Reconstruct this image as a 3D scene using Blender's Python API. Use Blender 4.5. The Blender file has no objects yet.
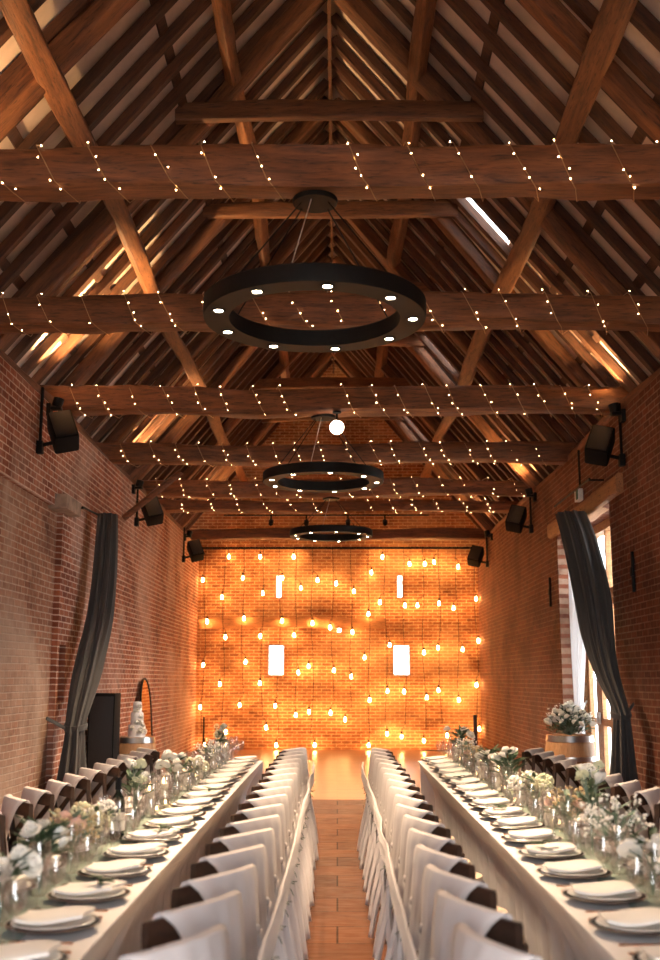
import bpy, bmesh, math, random
from mathutils import Vector, Matrix, Euler, noise
random.seed(7)
S = bpy.context.scene
C = S.collection
PI = math.pi
R = math.radians

# ------------------------------------------------------------------ helpers
class MB:
    def __init__(self): self.bm = bmesh.new()
    def face(self, pts):
        try: return self.bm.faces.new([self.bm.verts.new(p) for p in pts])
        except ValueError: return None
    def box(self, c, s, rot=None, bev=0.0):
        b = bmesh.new(); bmesh.ops.create_cube(b, size=1.0)
        for v in b.verts: v.co = Vector((v.co.x*s[0], v.co.y*s[1], v.co.z*s[2]))
        if bev: bmesh.ops.bevel(b, geom=b.edges[:], offset=bev, segments=2, affect='EDGES', profile=.6)
        M = Matrix.Translation(c)
        if rot is not None: M = M @ (rot if isinstance(rot, Matrix) else Euler(rot).to_matrix()).to_4x4()
        b.transform(M); self.join(b); return self
    def join(self, b):
        me = bpy.data.meshes.new('t'); b.to_mesh(me); b.free(); self.bm.from_mesh(me); bpy.data.meshes.remove(me)
    def tube(self, pts, r, seg=6, closed=False, flat=1.0):
        pts = [Vector(p) for p in pts]; n = len(pts); rings = []
        t0 = (pts[1]-pts[0]).normalized()
        up = Vector((0,0,1)) if abs(t0.z) < .9 else Vector((1,0,0))
        u = t0.cross(up).normalized()
        for i, p in enumerate(pts):
            if closed: t = (pts[(i+1) % n]-pts[i-1]).normalized()
            else: t = (pts[min(i+1,n-1)]-pts[max(i-1,0)]).normalized()
            u = (u - t*u.dot(t)); u = u.normalized() if u.length > 1e-6 else t.orthogonal().normalized()
            w = t.cross(u); rr = r[i] if isinstance(r,(list,tuple)) else r
            rings.append([self.bm.verts.new(p + u*rr*math.cos(2*PI*k/seg) + w*rr*flat*math.sin(2*PI*k/seg)) for k in range(seg)])
        for i in range(n if closed else n-1):
            a, b = rings[i], rings[(i+1) % n]
            for k in range(seg): self.bm.faces.new((a[k], a[(k+1)%seg], b[(k+1)%seg], b[k]))
        if not closed:
            self.bm.faces.new(rings[0][::-1]); self.bm.faces.new(rings[-1])
        return self
    def lathe(self, prof, seg=16, c=(0,0,0), closed=False):
        c = Vector(c); rings = []
        for r, z in prof:
            if r < 1e-5: rings.append([self.bm.verts.new(c+Vector((0,0,z)))])
            else: rings.append([self.bm.verts.new(c+Vector((r*math.cos(2*PI*k/seg), r*math.sin(2*PI*k/seg), z))) for k in range(seg)])
        m = len(rings)
        for i in range(m if closed else m-1):
            a, b = rings[i], rings[(i+1)%m]
            for k in range(seg):
                q = [a[k % len(a)], a[(k+1) % len(a)], b[(k+1) % len(b)], b[k % len(b)]]
                q2 = []
                for v in q:
                    if v not in q2: q2.append(v)
                if len(q2) > 2: self.bm.faces.new(q2)
        return self
    def grid(self, fn, nu, nv, wrap=False):
        g = [[self.bm.verts.new(fn(i/nu, j/nv)) for j in range(nv+1)] for i in range(nu if wrap else nu+1)]
        for i in range(nu):
            for j in range(nv):
                a, b = g[i], g[(i+1) % len(g)]
                self.bm.faces.new((a[j], b[j], b[j+1], a[j+1]))
        return g
    def ball(self, c, r, sub=2, sc=(1,1,1)):
        b = bmesh.new(); bmesh.ops.create_icosphere(b, subdivisions=sub, radius=r)
        for v in b.verts: v.co = Vector((v.co.x*sc[0], v.co.y*sc[1], v.co.z*sc[2])) + Vector(c)
        self.join(b); return self
    def build(self, name, mat, parent=None, smooth=True, solid=0.0, loc=None, rot=None):
        bmesh.ops.recalc_face_normals(self.bm, faces=self.bm.faces[:])
        me = bpy.data.meshes.new(name); self.bm.to_mesh(me); self.bm.free()
        if smooth:
            for p in me.polygons: p.use_smooth = True
            me.set_sharp_from_angle(angle=R(42))
        me.materials.append(mat)
        o = bpy.data.objects.new(name, me); C.objects.link(o)
        if parent: o.parent = parent
        if loc is not None: o.location = loc
        if rot is not None: o.rotation_euler = rot
        if solid:
            m = o.modifiers.new('solid', 'SOLIDIFY'); m.thickness = solid; m.offset = 0
        return o

def tag(o, label, cat, group=None, kind=None):
    o['label'] = label; o['category'] = cat
    if group: o['group'] = group
    if kind: o['kind'] = kind
    return o
def thing(name, label, cat, loc=(0,0,0), rz=0, group=None, kind=None):
    o = bpy.data.objects.new(name, None); C.objects.link(o); o.empty_display_size = .1
    o.location = loc; o.rotation_euler = (0,0,rz)
    return tag(o, label, cat, group, kind)
CH = {}
def kids(o):
    return [c for c in bpy.data.objects if c.parent == o]
def snap(o):           # remember a finished prototype's tree
    return (o, [snap(c) for c in kids(o)])
def dup_tree(t, parent=None):
    o, ch = t
    c = o.copy(); C.objects.link(c)
    if parent is not None: c.parent = parent
    for k in ch: dup_tree(k, c)
    return c
class Proto:           # the first placing moves the prototype itself, later ones copy it
    def __init__(self, o): self.t = snap(o); self.used = False
    def put(self, loc, rz=0, label=None, group=None, rot=None):
        o = dup_tree(self.t) if self.used else self.t[0]
        self.used = True
        o.location = loc; o.rotation_euler = rot if rot else (0,0,rz)
        if label: o['label'] = label
        if group: o['group'] = group
        return o
ORD = ['first','second','third','fourth','fifth','sixth','seventh','eighth','ninth','tenth','eleventh','twelfth','thirteenth','fourteenth','fifteenth','sixteenth','seventeenth','eighteenth','nineteenth']
TENS = {2:'twenty',3:'thirty',4:'forty',5:'fifty',6:'sixty'}
def rank(i):
    if i < 19: return ORD[i]
    n = i+1; t, u = divmod(n, 10)
    return (TENS[t][:-1]+'ieth') if u == 0 else TENS[t]+'-'+ORD[u-1]

# ------------------------------------------------------------------ materials
def newmat(name):
    m = bpy.data.materials.new(name); m.use_nodes = True
    nt = m.node_tree; b = nt.nodes['Principled BSDF']
    return m, nt, b
def N(nt, typ, **kw):
    n = nt.nodes.new(typ)
    for k, v in kw.items():
        if k in n.inputs.keys(): n.inputs[k].default_value = v
        else: setattr(n, k, v)
    return n
def ramp(nt, stops):
    r = nt.nodes.new('ShaderNodeValToRGB'); e = r.color_ramp.elements
    while len(e) < len(stops): e.new(.5)
    for i, (p, c) in enumerate(stops): e[i].position = p; e[i].color = (*c, 1)
    return r
def mixc(nt, fac, a, b, mode='MIX'):
    m = nt.nodes.new('ShaderNodeMix'); m.data_type = 'RGBA'; m.blend_type = mode
    for s, v in ((0, fac), (6, a), (7, b)):
        if hasattr(v, 'links') or isinstance(v, bpy.types.NodeSocket): nt.links.new(v, m.inputs[s])
        else: m.inputs[s].default_value = v if s == 0 else (*v, 1)
    return m.outputs[2]
def coords(nt, scale=(1,1,1), rot=(0,0,0), world=False, out='Object'):
    if world: src = N(nt, 'ShaderNodeNewGeometry').outputs['Position']
    else: src = N(nt, 'ShaderNodeTexCoord').outputs[out]
    m = nt.nodes.new('ShaderNodeMapping'); nt.links.new(src, m.inputs[0])
    m.inputs['Scale'].default_value = scale; m.inputs['Rotation'].default_value = rot
    return m.outputs[0]
def tex(nt, vec, scale=5, detail=4, rough=.6, dist=0.0):
    n = nt.nodes.new('ShaderNodeTexNoise'); n.inputs['Scale'].default_value = scale
    n.inputs['Detail'].default_value = detail; n.inputs['Roughness'].default_value = rough; n.inputs['Distortion'].default_value = dist
    nt.links.new(vec, n.inputs['Vector']); return n.outputs[0]
def bump(nt, b, h, strength=.4, dist=.02):
    n = nt.nodes.new('ShaderNodeBump'); n.inputs['Strength'].default_value = strength; n.inputs['Distance'].default_value = dist
    nt.links.new(h, n.inputs['Height']); nt.links.new(n.outputs[0], b.inputs['Normal'])
def plain(name, col, rough=.5, metal=0.0, var=.12, scale=30, bmp=0.0, sheen=0):
    m, nt, b = newmat(name)
    v = coords(nt); t = tex(nt, v, scale, 3)
    lo = tuple(c*(1-var) for c in col); hi = tuple(min(1, c*(1+var)) for c in col)
    r = ramp(nt, [(.3, lo), (.7, hi)]); nt.links.new(t, r.inputs[0]); nt.links.new(r.outputs[0], b.inputs['Base Color'])
    b.inputs['Roughness'].default_value = rough; b.inputs['Metallic'].default_value = metal
    if bmp: bump(nt, b, t, bmp, .005)
    return m
def wood(name, dark, light, along=(1,9,9), rough=.6, scale=2.0, bmp=.5, cracks=True):
    m, nt, b = newmat(name)
    oi = N(nt, 'ShaderNodeObjectInfo'); v0 = coords(nt, along)
    add = nt.nodes.new('ShaderNodeVectorMath'); add.operation = 'ADD'; nt.links.new(v0, add.inputs[0])
    mul = nt.nodes.new('ShaderNodeMath'); mul.operation = 'MULTIPLY'; mul.inputs[1].default_value = 40; nt.links.new(oi.outputs['Random'], mul.inputs[0])
    nt.links.new(mul.outputs[0], add.inputs[1]); v = add.outputs[0]
    t = tex(nt, v, scale, 6, .65, .6); t2 = tex(nt, v, scale*4, 4, .6, .3)
    r = ramp(nt, [(.28, dark), (.5, tuple((a+c)/2 for a, c in zip(dark, light))), (.74, light)]); nt.links.new(t, r.inputs[0])
    r2 = ramp(nt, [(.32, (.22,.2,.19)), (.46, (1,1,1)), (1, (1.15,1.12,1.1))]); nt.links.new(t2, r2.inputs[0])
    col = mixc(nt, .75 if cracks else .35, r.outputs[0], r2.outputs[0], 'MULTIPLY')
    hv = ramp(nt, [(0, (.72,.72,.72)), (1, (1.18,1.12,1.06))]); nt.links.new(oi.outputs['Random'], hv.inputs[0])
    col = mixc(nt, .8, col, hv.outputs[0], 'MULTIPLY')
    nt.links.new(col, b.inputs['Base Color']); b.inputs['Roughness'].default_value = rough
    bump(nt, b, t2, bmp, .01); return m
def brick(name, axis, c1, c2, mortar, pale=.0, stain=.5, big=1.0):
    m, nt, b = newmat(name)
    pos = N(nt, 'ShaderNodeNewGeometry').outputs['Position']
    sx = nt.nodes.new('ShaderNodeSeparateXYZ'); nt.links.new(pos, sx.inputs[0])
    cx = nt.nodes.new('ShaderNodeCombineXYZ'); nt.links.new(sx.outputs[axis], cx.inputs[0]); nt.links.new(sx.outputs[2], cx.inputs[1])
    wob = tex(nt, pos, 3.0, 3); wv = nt.nodes.new('ShaderNodeVectorMath'); wv.operation = 'MULTIPLY_ADD'
    nt.links.new(N(nt, 'ShaderNodeTexNoise', Scale=2.3).outputs['Color'], wv.inputs[0]); wv.inputs[1].default_value = (.035,.035,0); nt.links.new(cx.outputs[0], wv.inputs[2])
    br = nt.nodes.new('ShaderNodeTexBrick'); nt.links.new(wv.outputs[0], br.inputs['Vector'])
    br.inputs['Scale'].default_value = 1; br.inputs['Brick Width'].default_value = .225*big; br.inputs['Row Height'].default_value = .073*big
    br.inputs['Mortar Size'].default_value = .0085*big; br.inputs['Mortar Smooth'].default_value = .25; br.inputs['Bias'].default_value = -.1
    br.inputs['Color1'].default_value = (*c1,1); br.inputs['Color2'].default_value = (*c2,1); br.inputs['Mortar'].default_value = (*mortar,1)
    br.offset = .5
    n1 = tex(nt, pos, 1.1, 5, .6); n2 = tex(nt, pos, 9, 4, .6); n3 = tex(nt, pos, .55, 4, .55, .5)
    d = ramp(nt, [(.32, (.42,.36,.34)), (.52, (1,1,1)), (.8, (1.12,1.1,1.08))]); nt.links.new(n1, d.inputs[0])
    col = mixc(nt, stain, br.outputs['Color'], d.outputs[0], 'MULTIPLY')
    d2 = ramp(nt, [(.35, (.55,.5,.48)), (.55, (1,1,1))]); nt.links.new(n2, d2.inputs[0])
    col = mixc(nt, .55, col, d2.outputs[0], 'MULTIPLY')
    if pale:
        pr = ramp(nt, [(.47, (0,0,0)), (.62, (1,1,1))]); nt.links.new(n3, pr.inputs[0])
        pm = nt.nodes.new('ShaderNodeMath'); pm.operation = 'MULTIPLY'; pm.inputs[1].default_value = pale; nt.links.new(pr.outputs[0], pm.inputs[0])
        col = mixc(nt, pm.outputs[0], col, mortar)
    nt.links.new(col, b.inputs['Base Color']); b.inputs['Roughness'].default_value = .85; b.inputs['Specular IOR Level'].default_value = .25
    inv = nt.nodes.new('ShaderNodeMath'); inv.operation = 'MULTIPLY_ADD'; inv.inputs[1].default_value = -1.0; nt.links.new(br.outputs['Fac'], inv.inputs[0])
    nt.links.new(n2, inv.inputs[2]); bump(nt, b, inv.outputs[0], .7, .02); return m
def emit(name, col, strength):
    m = bpy.data.materials.new(name); m.use_nodes = True; nt = m.node_tree; nt.nodes.clear()
    e = N(nt, 'ShaderNodeEmission', Strength=strength); e.inputs[0].default_value = (*col,1)
    o = N(nt, 'ShaderNodeOutputMaterial'); nt.links.new(e.outputs[0], o.inputs[0]); return m
def glassmat(name, tint=(1,1,1), edge=.5, base=.05):
    m = bpy.data.materials.new(name); m.use_nodes = True; nt = m.node_tree; nt.nodes.clear()
    tr = N(nt, 'ShaderNodeBsdfTransparent'); tr.inputs[0].default_value = (*tint,1)
    gl = N(nt, 'ShaderNodeBsdfGlossy', Roughness=.06); lw = N(nt, 'ShaderNodeLayerWeight', Blend=edge)
    mm = N(nt, 'ShaderNodeMath', operation='MULTIPLY_ADD'); nt.links.new(lw.outputs['Facing'], mm.inputs[0]); mm.inputs[1].default_value = .45; mm.inputs[2].default_value = base
    mx = N(nt, 'ShaderNodeMixShader'); nt.links.new(mm.outputs[0], mx.inputs[0]); nt.links.new(tr.outputs[0], mx.inputs[1]); nt.links.new(gl.outputs[0], mx.inputs[2])
    o = N(nt, 'ShaderNodeOutputMaterial'); nt.links.new(mx.outputs[0], o.inputs[0]); return m
def cloth(name, col, rough=.9, trans=0.0, weave=400):
    m, nt, b = newmat(name)
    v = coords(nt); w = tex(nt, v, weave, 2); t = tex(nt, v, 6, 3)
    r = ramp(nt, [(.3, tuple(c*.9 for c in col)), (.7, col)]); nt.links.new(t, r.inputs[0]); nt.links.new(r.outputs[0], b.inputs['Base Color'])
    b.inputs['Roughness'].default_value = rough; b.inputs['Sheen Weight'].default_value = .15; b.inputs['Specular IOR Level'].default_value = .2
    bump(nt, b, w, .15, .002)
    if trans:
        tl = N(nt, 'ShaderNodeBsdfTranslucent'); tl.inputs[0].default_value = (*col,1)
        mx = N(nt, 'ShaderNodeMixShader'); mx.inputs[0].default_value = trans
        nt.links.new(b.outputs[0], mx.inputs[1]); nt.links.new(tl.outputs[0], mx.inputs[2]); nt.links.new(mx.outputs[0], nt.nodes['Material Output'].inputs[0])
    return m

M = {}
M['oak'] = wood('old_oak', (.07,.022,.008), (.27,.098,.035), rough=.62)
M['rafter'] = wood('rafter_oak', (.032,.011,.005), (.145,.052,.02), rough=.7)
M['paleoak'] = wood('pale_oak', (.30,.13,.05), (.52,.27,.11), rough=.6)
M['lining'] = plain('roof_lining', (.70,.52,.42), .9, var=.15, scale=3)
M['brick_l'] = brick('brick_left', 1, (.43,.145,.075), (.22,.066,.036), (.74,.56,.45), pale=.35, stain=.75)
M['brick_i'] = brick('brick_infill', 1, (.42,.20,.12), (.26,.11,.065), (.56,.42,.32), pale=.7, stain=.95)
M['brick_r'] = brick('brick_right', 1, (.21,.066,.033), (.115,.037,.022), (.29,.18,.125), pale=.12, stain=.75)  # same brick as the left wall, its shade put into darker colours
M['brick_e'] = brick('brick_end', 0, (.52,.21,.085), (.30,.11,.048), (.80,.54,.30), pale=.25, stain=.7)
M['black'] = plain('black_metal', (.006,.006,.0065), .6, .0, .2)
M['blackplastic'] = plain('black_plastic', (.006,.006,.0065), .8)
for k_ in ('black','blackplastic'): M[k_].node_tree.nodes['Principled BSDF'].inputs['Specular IOR Level'].default_value = .2
M['grille'] = plain('speaker_grille', (.02,.02,.022), .55, .3, .4, 300)
M['steel'] = plain('galvanised_steel', (.62,.60,.58), .28, 1.0, .1)
M['copper'] = plain('copper_cutlery', (.80,.46,.28), .2, 1.0, .08)
M['darkwood'] = wood('chair_wood', (.014,.007,.005), (.05,.022,.012), rough=.35, bmp=.15, scale=4, cracks=False)
M['cushion'] = cloth('cushion_cream', (.62,.50,.38))
M['white'] = cloth('white_linen', (.86,.82,.80))
M['sash'] = cloth('sash_chiffon', (.78,.72,.70), trans=.2)
M['runner'] = cloth('sage_linen', (.30,.37,.30))
M['napkin'] = cloth('napkin_linen', (.88,.84,.78))
M['china'] = plain('white_china', (.86,.84,.81), .15, 0, .02)
M['charger'] = plain('dark_charger', (.05,.05,.055), .12, .35, .3)
M['glass'] = glassmat('clear_glass', base=.11)
M['winglass'] = glassmat('window_glass', (.95,.97,.97), .2, .02)
M['bottleglass'] = plain('dark_bottle_glass', (.012,.018,.012), .08, 0, .2)
M['curtain'] = cloth('grey_curtain', (.085,.080,.076), weave=900)
M['sheer'] = cloth('sheer_white', (.85,.85,.86), trans=.5)
M['walloak'] = wood('wall_oak', (.26,.10,.04), (.52,.25,.10), rough=.7)
M['barrel'] = wood('barrel_oak', (.30,.15,.07), (.50,.29,.14), along=(9,9,1), rough=.5, bmp=.2, cracks=False)
M['icing'] = plain('cake_icing', (.90,.86,.84), .5, 0, .04)
M['petal'] = plain('white_petals', (.88,.84,.76), .6, 0, .08)
M['petal_g'] = plain('cream_green_petals', (.66,.66,.45), .7, 0, .2)
M['leaf'] = plain('dark_leaves', (.05,.085,.04), .5, 0, .35, 12)
M['leaf2'] = plain('eucalyptus_leaves', (.17,.24,.17), .6, 0, .25, 12)
M['dry'] = plain('dried_sprays', (.55,.42,.24), .8, 0, .3, 20)
M['blush'] = plain('blush_petals', (.75,.52,.42), .7, 0, .15)
M['wax'] = plain('candle_wax', (.88,.82,.72), .5, 0, .04)
M['mirror'] = plain('mirror_glass', (.85,.83,.80), .03, 1.0, .02)
M['wire'] = plain('fairy_wire', (.55,.35,.18), .35, .8, .1)
M['flex'] = plain('pale_flex', (.75,.68,.6), .5, 0, .05)
M['stone'] = plain('pad_stone', (.34,.25,.19), .9, 0, .3, 8, .5)
M['gravel'] = plain('outside_gravel', (.6,.56,.5), .95, 0, .3, 40)
M['plaque'] = plain('white_plaque', (.8,.78,.75), .6)
M['green_sign'] = plain('green_box', (.02,.12,.06), .5)
M['bulb'] = emit('festoon_filament', (1,.47,.145), 180)
M['fairy'] = emit('fairy_glow', (1,.66,.32), 48)
M['lamp'] = emit('chandelier_glow', (1,.80,.55), 40)
M['globe'] = emit('globe_glow', (1,.78,.58), 14)
M['flame'] = emit('candle_flame', (1,.62,.24), 40)
M['upled'] = emit('uplight_face', (1,.72,.38), 25)

# stone flags + boards
def flagmat():
    m, nt, b = newmat('stone_flags'); v = coords(nt, world=True)
    br = nt.nodes.new('ShaderNodeTexBrick'); nt.links.new(v, br.inputs['Vector'])
    br.inputs['Scale'].default_value = 1; br.inputs['Brick Width'].default_value = .66; br.inputs['Row Height'].default_value = .47
    br.inputs['Mortar Size'].default_value = .007; br.inputs['Mortar Smooth'].default_value = .2
    br.inputs['Color1'].default_value = (.17,.062,.026,1); br.inputs['Color2'].default_value = (.085,.030,.013,1); br.inputs['Mortar'].default_value = (.04,.016,.008,1)
    t = tex(nt, v, 3, 6, .65, .8); t2 = tex(nt, coords(nt, (3,12,3), world=True), 1.6, 4)
    r = ramp(nt, [(.3, (.55,.5,.46)), (.55, (1,1,1)), (.8, (1.25,1.2,1.12))]); nt.links.new(t, r.inputs[0])
    c = mixc(nt, .8, br.outputs['Color'], r.outputs[0], 'MULTIPLY')
    nt.links.new(c, b.inputs['Base Color'])
    sp_ = nt.nodes.new('ShaderNodeMath'); sp_.operation = 'MULTIPLY_ADD'; sp_.inputs[1].default_value = -.10; sp_.inputs[2].default_value = .16
    nt.links.new(br.outputs['Fac'], sp_.inputs[0]); nt.links.new(sp_.outputs[0], b.inputs['Specular IOR Level'])
    rr = ramp(nt, [(.3, (.42,.42,.42)), (.7, (.7,.7,.7))]); nt.links.new(t2, rr.inputs[0]); nt.links.new(rr.outputs[0], b.inputs['Roughness'])
    a = nt.nodes.new('ShaderNodeMath'); a.operation = 'MULTIPLY_ADD'; a.inputs[1].default_value = -1.2
    nt.links.new(br.outputs['Fac'], a.inputs[0]); nt.links.new(t, a.inputs[2]); bump(nt, b, a.outputs[0], .12, .01); return m
def boardmat():
    m, nt, b = newmat('floor_boards'); v = coords(nt, world=True)
    br = nt.nodes.new('ShaderNodeTexBrick'); nt.links.new(v, br.inputs['Vector'])
    br.inputs['Scale'].default_value = 1; br.inputs['Brick Width'].default_value = 1.8; br.inputs['Row Height'].default_value = .16
    br.inputs['Mortar Size'].default_value = .003; br.inputs['Color1'].default_value = (.33,.18,.11,1); br.inputs['Color2'].default_value = (.26,.14,.085,1); br.inputs['Mortar'].default_value = (.12,.06,.035,1)
    t = tex(nt, coords(nt, (2,14,2), world=True), 2, 5)
    r = ramp(nt, [(.3, (.75,.7,.68)), (.7, (1.15,1.12,1.1))]); nt.links.new(t, r.inputs[0])
    nt.links.new(mixc(nt, .7, br.outputs['Color'], r.outputs[0], 'MULTIPLY'), b.inputs['Base Color']); b.inputs['Roughness'].default_value = .33; return m
M['flags'] = flagmat(); M['boards'] = boardmat()

# ------------------------------------------------------------------ room shell
XL, XR, YE, YB, ZW = -3.25, 3.30, 25.8, -2.4, 4.65
RX = -.08                      # ridge line
PIT = 1.2
def zu(x): return 9.0 - PIT*abs(x-RX)        # underside of the rafters
TH = .45
def wall(name, mat, axis, a0, a1, z0, z1, inner, outer, holes, label, apex=None):
    """slab wall with openings: axis 'y' runs along Y (inner/outer are X), 'x' runs along X (inner/outer are Y)"""
    us = sorted({a0, a1, *[h[0] for h in holes], *[h[1] for h in holes]})
    zs = sorted({z0, z1, *[h[2] for h in holes], *[h[3] for h in holes]})
    def P(u, z, w): return (w, u, z) if axis == 'y' else (u, w, z)
    mb = MB(); V = {}
    def v(u, z, w):
        k = (round(u,4), round(z,4), w)
        if k not in V: V[k] = mb.bm.verts.new(P(u, z, w))
        return V[k]
    def solid(i, j):
        if not (0 <= i < len(us)-1 and 0 <= j < len(zs)-1): return False
        u, z = (us[i]+us[i+1])/2, (zs[j]+zs[j+1])/2
        return not any(h[0] < u < h[1] and h[2] < z < h[3] for h in holes)
    for i in range(len(us)-1):
        for j in range(len(zs)-1):
            if not solid(i, j): continue
            q = [(us[i],zs[j]),(us[i+1],zs[j]),(us[i+1],zs[j+1]),(us[i],zs[j+1])]
            for w in (inner, outer): mb.bm.faces.new([v(*p, w) for p in q])
            for (di, dj, p, r_) in ((0,-1,0,1),(1,0,1,2),(0,1,2,3),(-1,0,3,0)):
                if not solid(i+di, j+dj):
                    if apex and dj == 1 and j == len(zs)-2: continue
                    mb.bm.faces.new([v(*q[p], inner), v(*q[r_], inner), v(*q[r_], outer), v(*q[p], outer)])
    if apex:
        top = [u for u in us]
        for w in (inner, outer):
            mb.bm.faces.new([v(u, z1, w) for u in top] + [v(a1+.5, z1, w), v(a1+.5, apex[2]-.57, w), v(apex[0], apex[1], w), v(a0-.5, apex[2]-.57, w), v(a0-.5, z1, w)])
        for u in (a0-.5, a1+.5):
            mb.bm.faces.new([v(u, apex[2]-.57, inner), v(apex[0], apex[1], inner), v(apex[0], apex[1], outer), v(u, apex[2]-.57, outer)])
            mb.bm.faces.new([v(u, apex[2]-.57, inner), v(u, z1, inner), v(u, z1, outer), v(u, apex[2]-.57, outer)])
    o = mb.build(name, mat, smooth=False); return tag(o, label, 'wall', None, 'structure')

door = (13.2, 16.4, 0.0, 3.68)
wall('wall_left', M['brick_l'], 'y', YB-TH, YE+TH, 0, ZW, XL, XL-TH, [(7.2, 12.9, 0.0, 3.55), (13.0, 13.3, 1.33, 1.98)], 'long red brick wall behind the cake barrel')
tag(MB().box((XL-.23, 10.05, 1.775), (.32, 5.7, 3.55)).build('wall_left_infill', M['brick_i'], smooth=False), 'pale worn brick infill of a blocked doorway in the wall', 'wall', None, 'structure')
tag(MB().box((XL-.34, 13.15, 1.655), (.12, .34, .70)).build('wall_left_niche', M['brick_i'], smooth=False), 'back of the small dark niche beside the blocked doorway', 'wall', None, 'structure')
wall('wall_right', M['brick_r'], 'y', YB-TH, YE+TH, 0, ZW, XR, XR+TH, [door], 'long shaded brick wall with the tall glazed doorway')
slits = [(-1.60,-1.23,1.67,2.37),(1.30,1.69,1.67,2.37),(-1.43,-1.31,3.47,4.0),(1.42,1.54,3.47,4.0),(.0,.10,2.66,2.86)]
wall('wall_back', M['brick_e'], 'x', XL, XR, 0, ZW, YE, YE+TH, slits, 'brick gable end wall hung with glowing bulbs', apex=(RX, 9.2, 5.34))
wall('wall_front', M['brick_e'], 'x', XL, XR, 0, ZW, YB, YB-TH, [(-1.7, 1.8, 0.0, 3.1)], 'brick gable wall behind the camera', apex=(RX, 9.2, 5.34))
tag(MB().box(((XL+XR)/2, (YB-TH+15.2)/2, -.1), (XR-XL, 15.2-YB+TH, .2)).build('floor', M['flags'], smooth=False), 'reddish stone flag floor under the tables', 'floor', None, 'structure')
tag(MB().box(((XL+XR)/2, (15.2+YE)/2, -.1), (XR-XL, YE-15.2, .2)).build('floor_boards', M['boards'], smooth=False), 'pale glossy board floor before the bulb wall', 'floor', None, 'structure')
tag(MB().box((0, 11, -.35), (120, 120, .1)).build('ground', M['gravel'], smooth=False), 'pale gravel ground outside the barn', 'ground', None, 'structure')

# roof lining with rooflight openings (right slope)
LO = .23
sky_y = [(12.22,12.56),(17.74,18.08),(23.26,23.60)]
def lining(side, holes, name, label):
    ys = sorted({YB-TH, YE+TH, *[h[0] for h in holes], *[h[1] for h in holes]})
    xs = sorted({RX, 1.52, 2.06, 4.2} if side > 0 else {RX, -4.2})
    mb = MB()
    def pt(x, y, dz): return (x, y, zu(x)+LO+dz)
    for i in range(len(ys)-1):
        for j in range(len(xs)-1):
            ym = (ys[i]+ys[i+1])/2; xm = (xs[j]+xs[j+1])/2
            if side > 0 and 1.52 < xm < 2.06 and any(a < ym < b for a, b in holes): continue
            for dz in (0, .04):
                mb.face([pt(xs[j],ys[i],dz), pt(xs[j+1],ys[i],dz), pt(xs[j+1],ys[i+1],dz), pt(xs[j],ys[i+1],dz)])
    bmesh.ops.remove_doubles(mb.bm, verts=mb.bm.verts[:], dist=1e-4)
    return tag(mb.build(name, M['lining'], smooth=False), label, 'ceiling', None, 'structure')
lining(-1, [], 'ceiling_left', 'pale roof lining above the rafters on the cake-barrel side')
lining(1, sky_y, 'ceiling_right', 'pale roof lining with three rooflights above the door side')
SL = math.atan(PIT)
for i, (a, b) in enumerate(sky_y):
    w = thing('window_%d' % (i+1), '%s rooflight from the camera, a narrow bright pane in the roof slope' % rank(i), 'rooflight', ((1.79), (a+b)/2, zu(1.79)+LO+.06), 0, 'rooflights', 'structure')
    ln = .54/math.cos(SL)
    f = MB()
    for s in (-1, 1):
        f.box((0, s*((b-a)/2-.015), 0), (ln, .02, .03)); f.box((s*(ln/2-.01), 0, 0), (.02, b-a, .03))
    f.build('frame', M['plaque'], w, False, rot=(0, SL, 0)); MB().box((0,0,0), (ln-.03, b-a-.03, .008)).build('pane', M['winglass'], w, False, rot=(0, SL, 0))

# slit windows in the end wall
names = ['lower slit window on the cake-barrel side of the bulb wall','lower slit window on the door side of the bulb wall','narrow upper slit on the cake-barrel side of the bulb wall','narrow upper slit on the door side of the bulb wall','tiny slit in the middle of the bulb wall']
for i, (x0,x1,z0,z1) in enumerate(slits):
    w = thing('window_%d' % (i+4), names[i], 'window', ((x0+x1)/2, YE+.15, z0), 0, None, 'structure')
    f = MB(); W_, H_ = x1-x0, z1-z0; t = .025 if W_ > .2 else .01
    for s in (-1, 1):
        f.box((s*(W_/2-t/2), 0, H_/2), (t, .05, H_)); f.box((0, 0, H_/2+s*(H_/2-t/2)), (W_-2*t, .05, t))
    f.build('frame', M['plaque'], w, False); MB().box((0,0,H_/2), (W_-2*t, .006, H_-2*t)).build('pane', M['winglass'], w, False)

# glazed double door in the right wall
dr = thing('door_1', 'tall glazed timber double door letting daylight in beside the flower barrel', 'door', (XR+.36, (door[0]+door[1])/2, 0), 0, None, 'structure')
hw = (door[1]-door[0])/2
fr = MB()
for y in (-hw+.06, hw-.06): fr.box((0, y, door[3]/2), (.14, .12, door[3]))
fr.box((0, 0, door[3]-.06), (.14, 2*hw-.24, .12)); fr.box((0, 0, 2.72), (.12, 2*hw-.24, .1))
fr.build('frame', M['paleoak'], dr, False)
for k in range(4):
    y0 = -hw+.12+k*(2*hw-.24)/4; y1 = y0+(2*hw-.24)/4; lf = MB(); yc = (y0+y1)/2; wd = y1-y0-.01
    for s in (-1, 1): lf.box((0, yc+s*(wd/2-.08), 1.335), (.06, .16, 2.65))
    for z in (.12, 1.0, 2.6): lf.box((0, yc, z), (.055, wd-.32, .18 if z < .5 else .1))
    d = lf.build('leaf', M['paleoak'], dr, False)
    MB().box((0, yc, 1.4), (.006, wd-.32, 2.4)).build('pane', M['winglass'], d, False)
    hb = MB().box((-.05, yc+(wd/2-.06)*(1 if k % 2 == 0 else -1), 1.05), (.03, .03, .16), bev=.008); hb.build('handle', M['steel'], d)
up = MB().box((0, 0, 3.2), (.006, 2*hw-.24, .8)).build('fanlight_pane', M['winglass'], dr, False)
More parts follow.
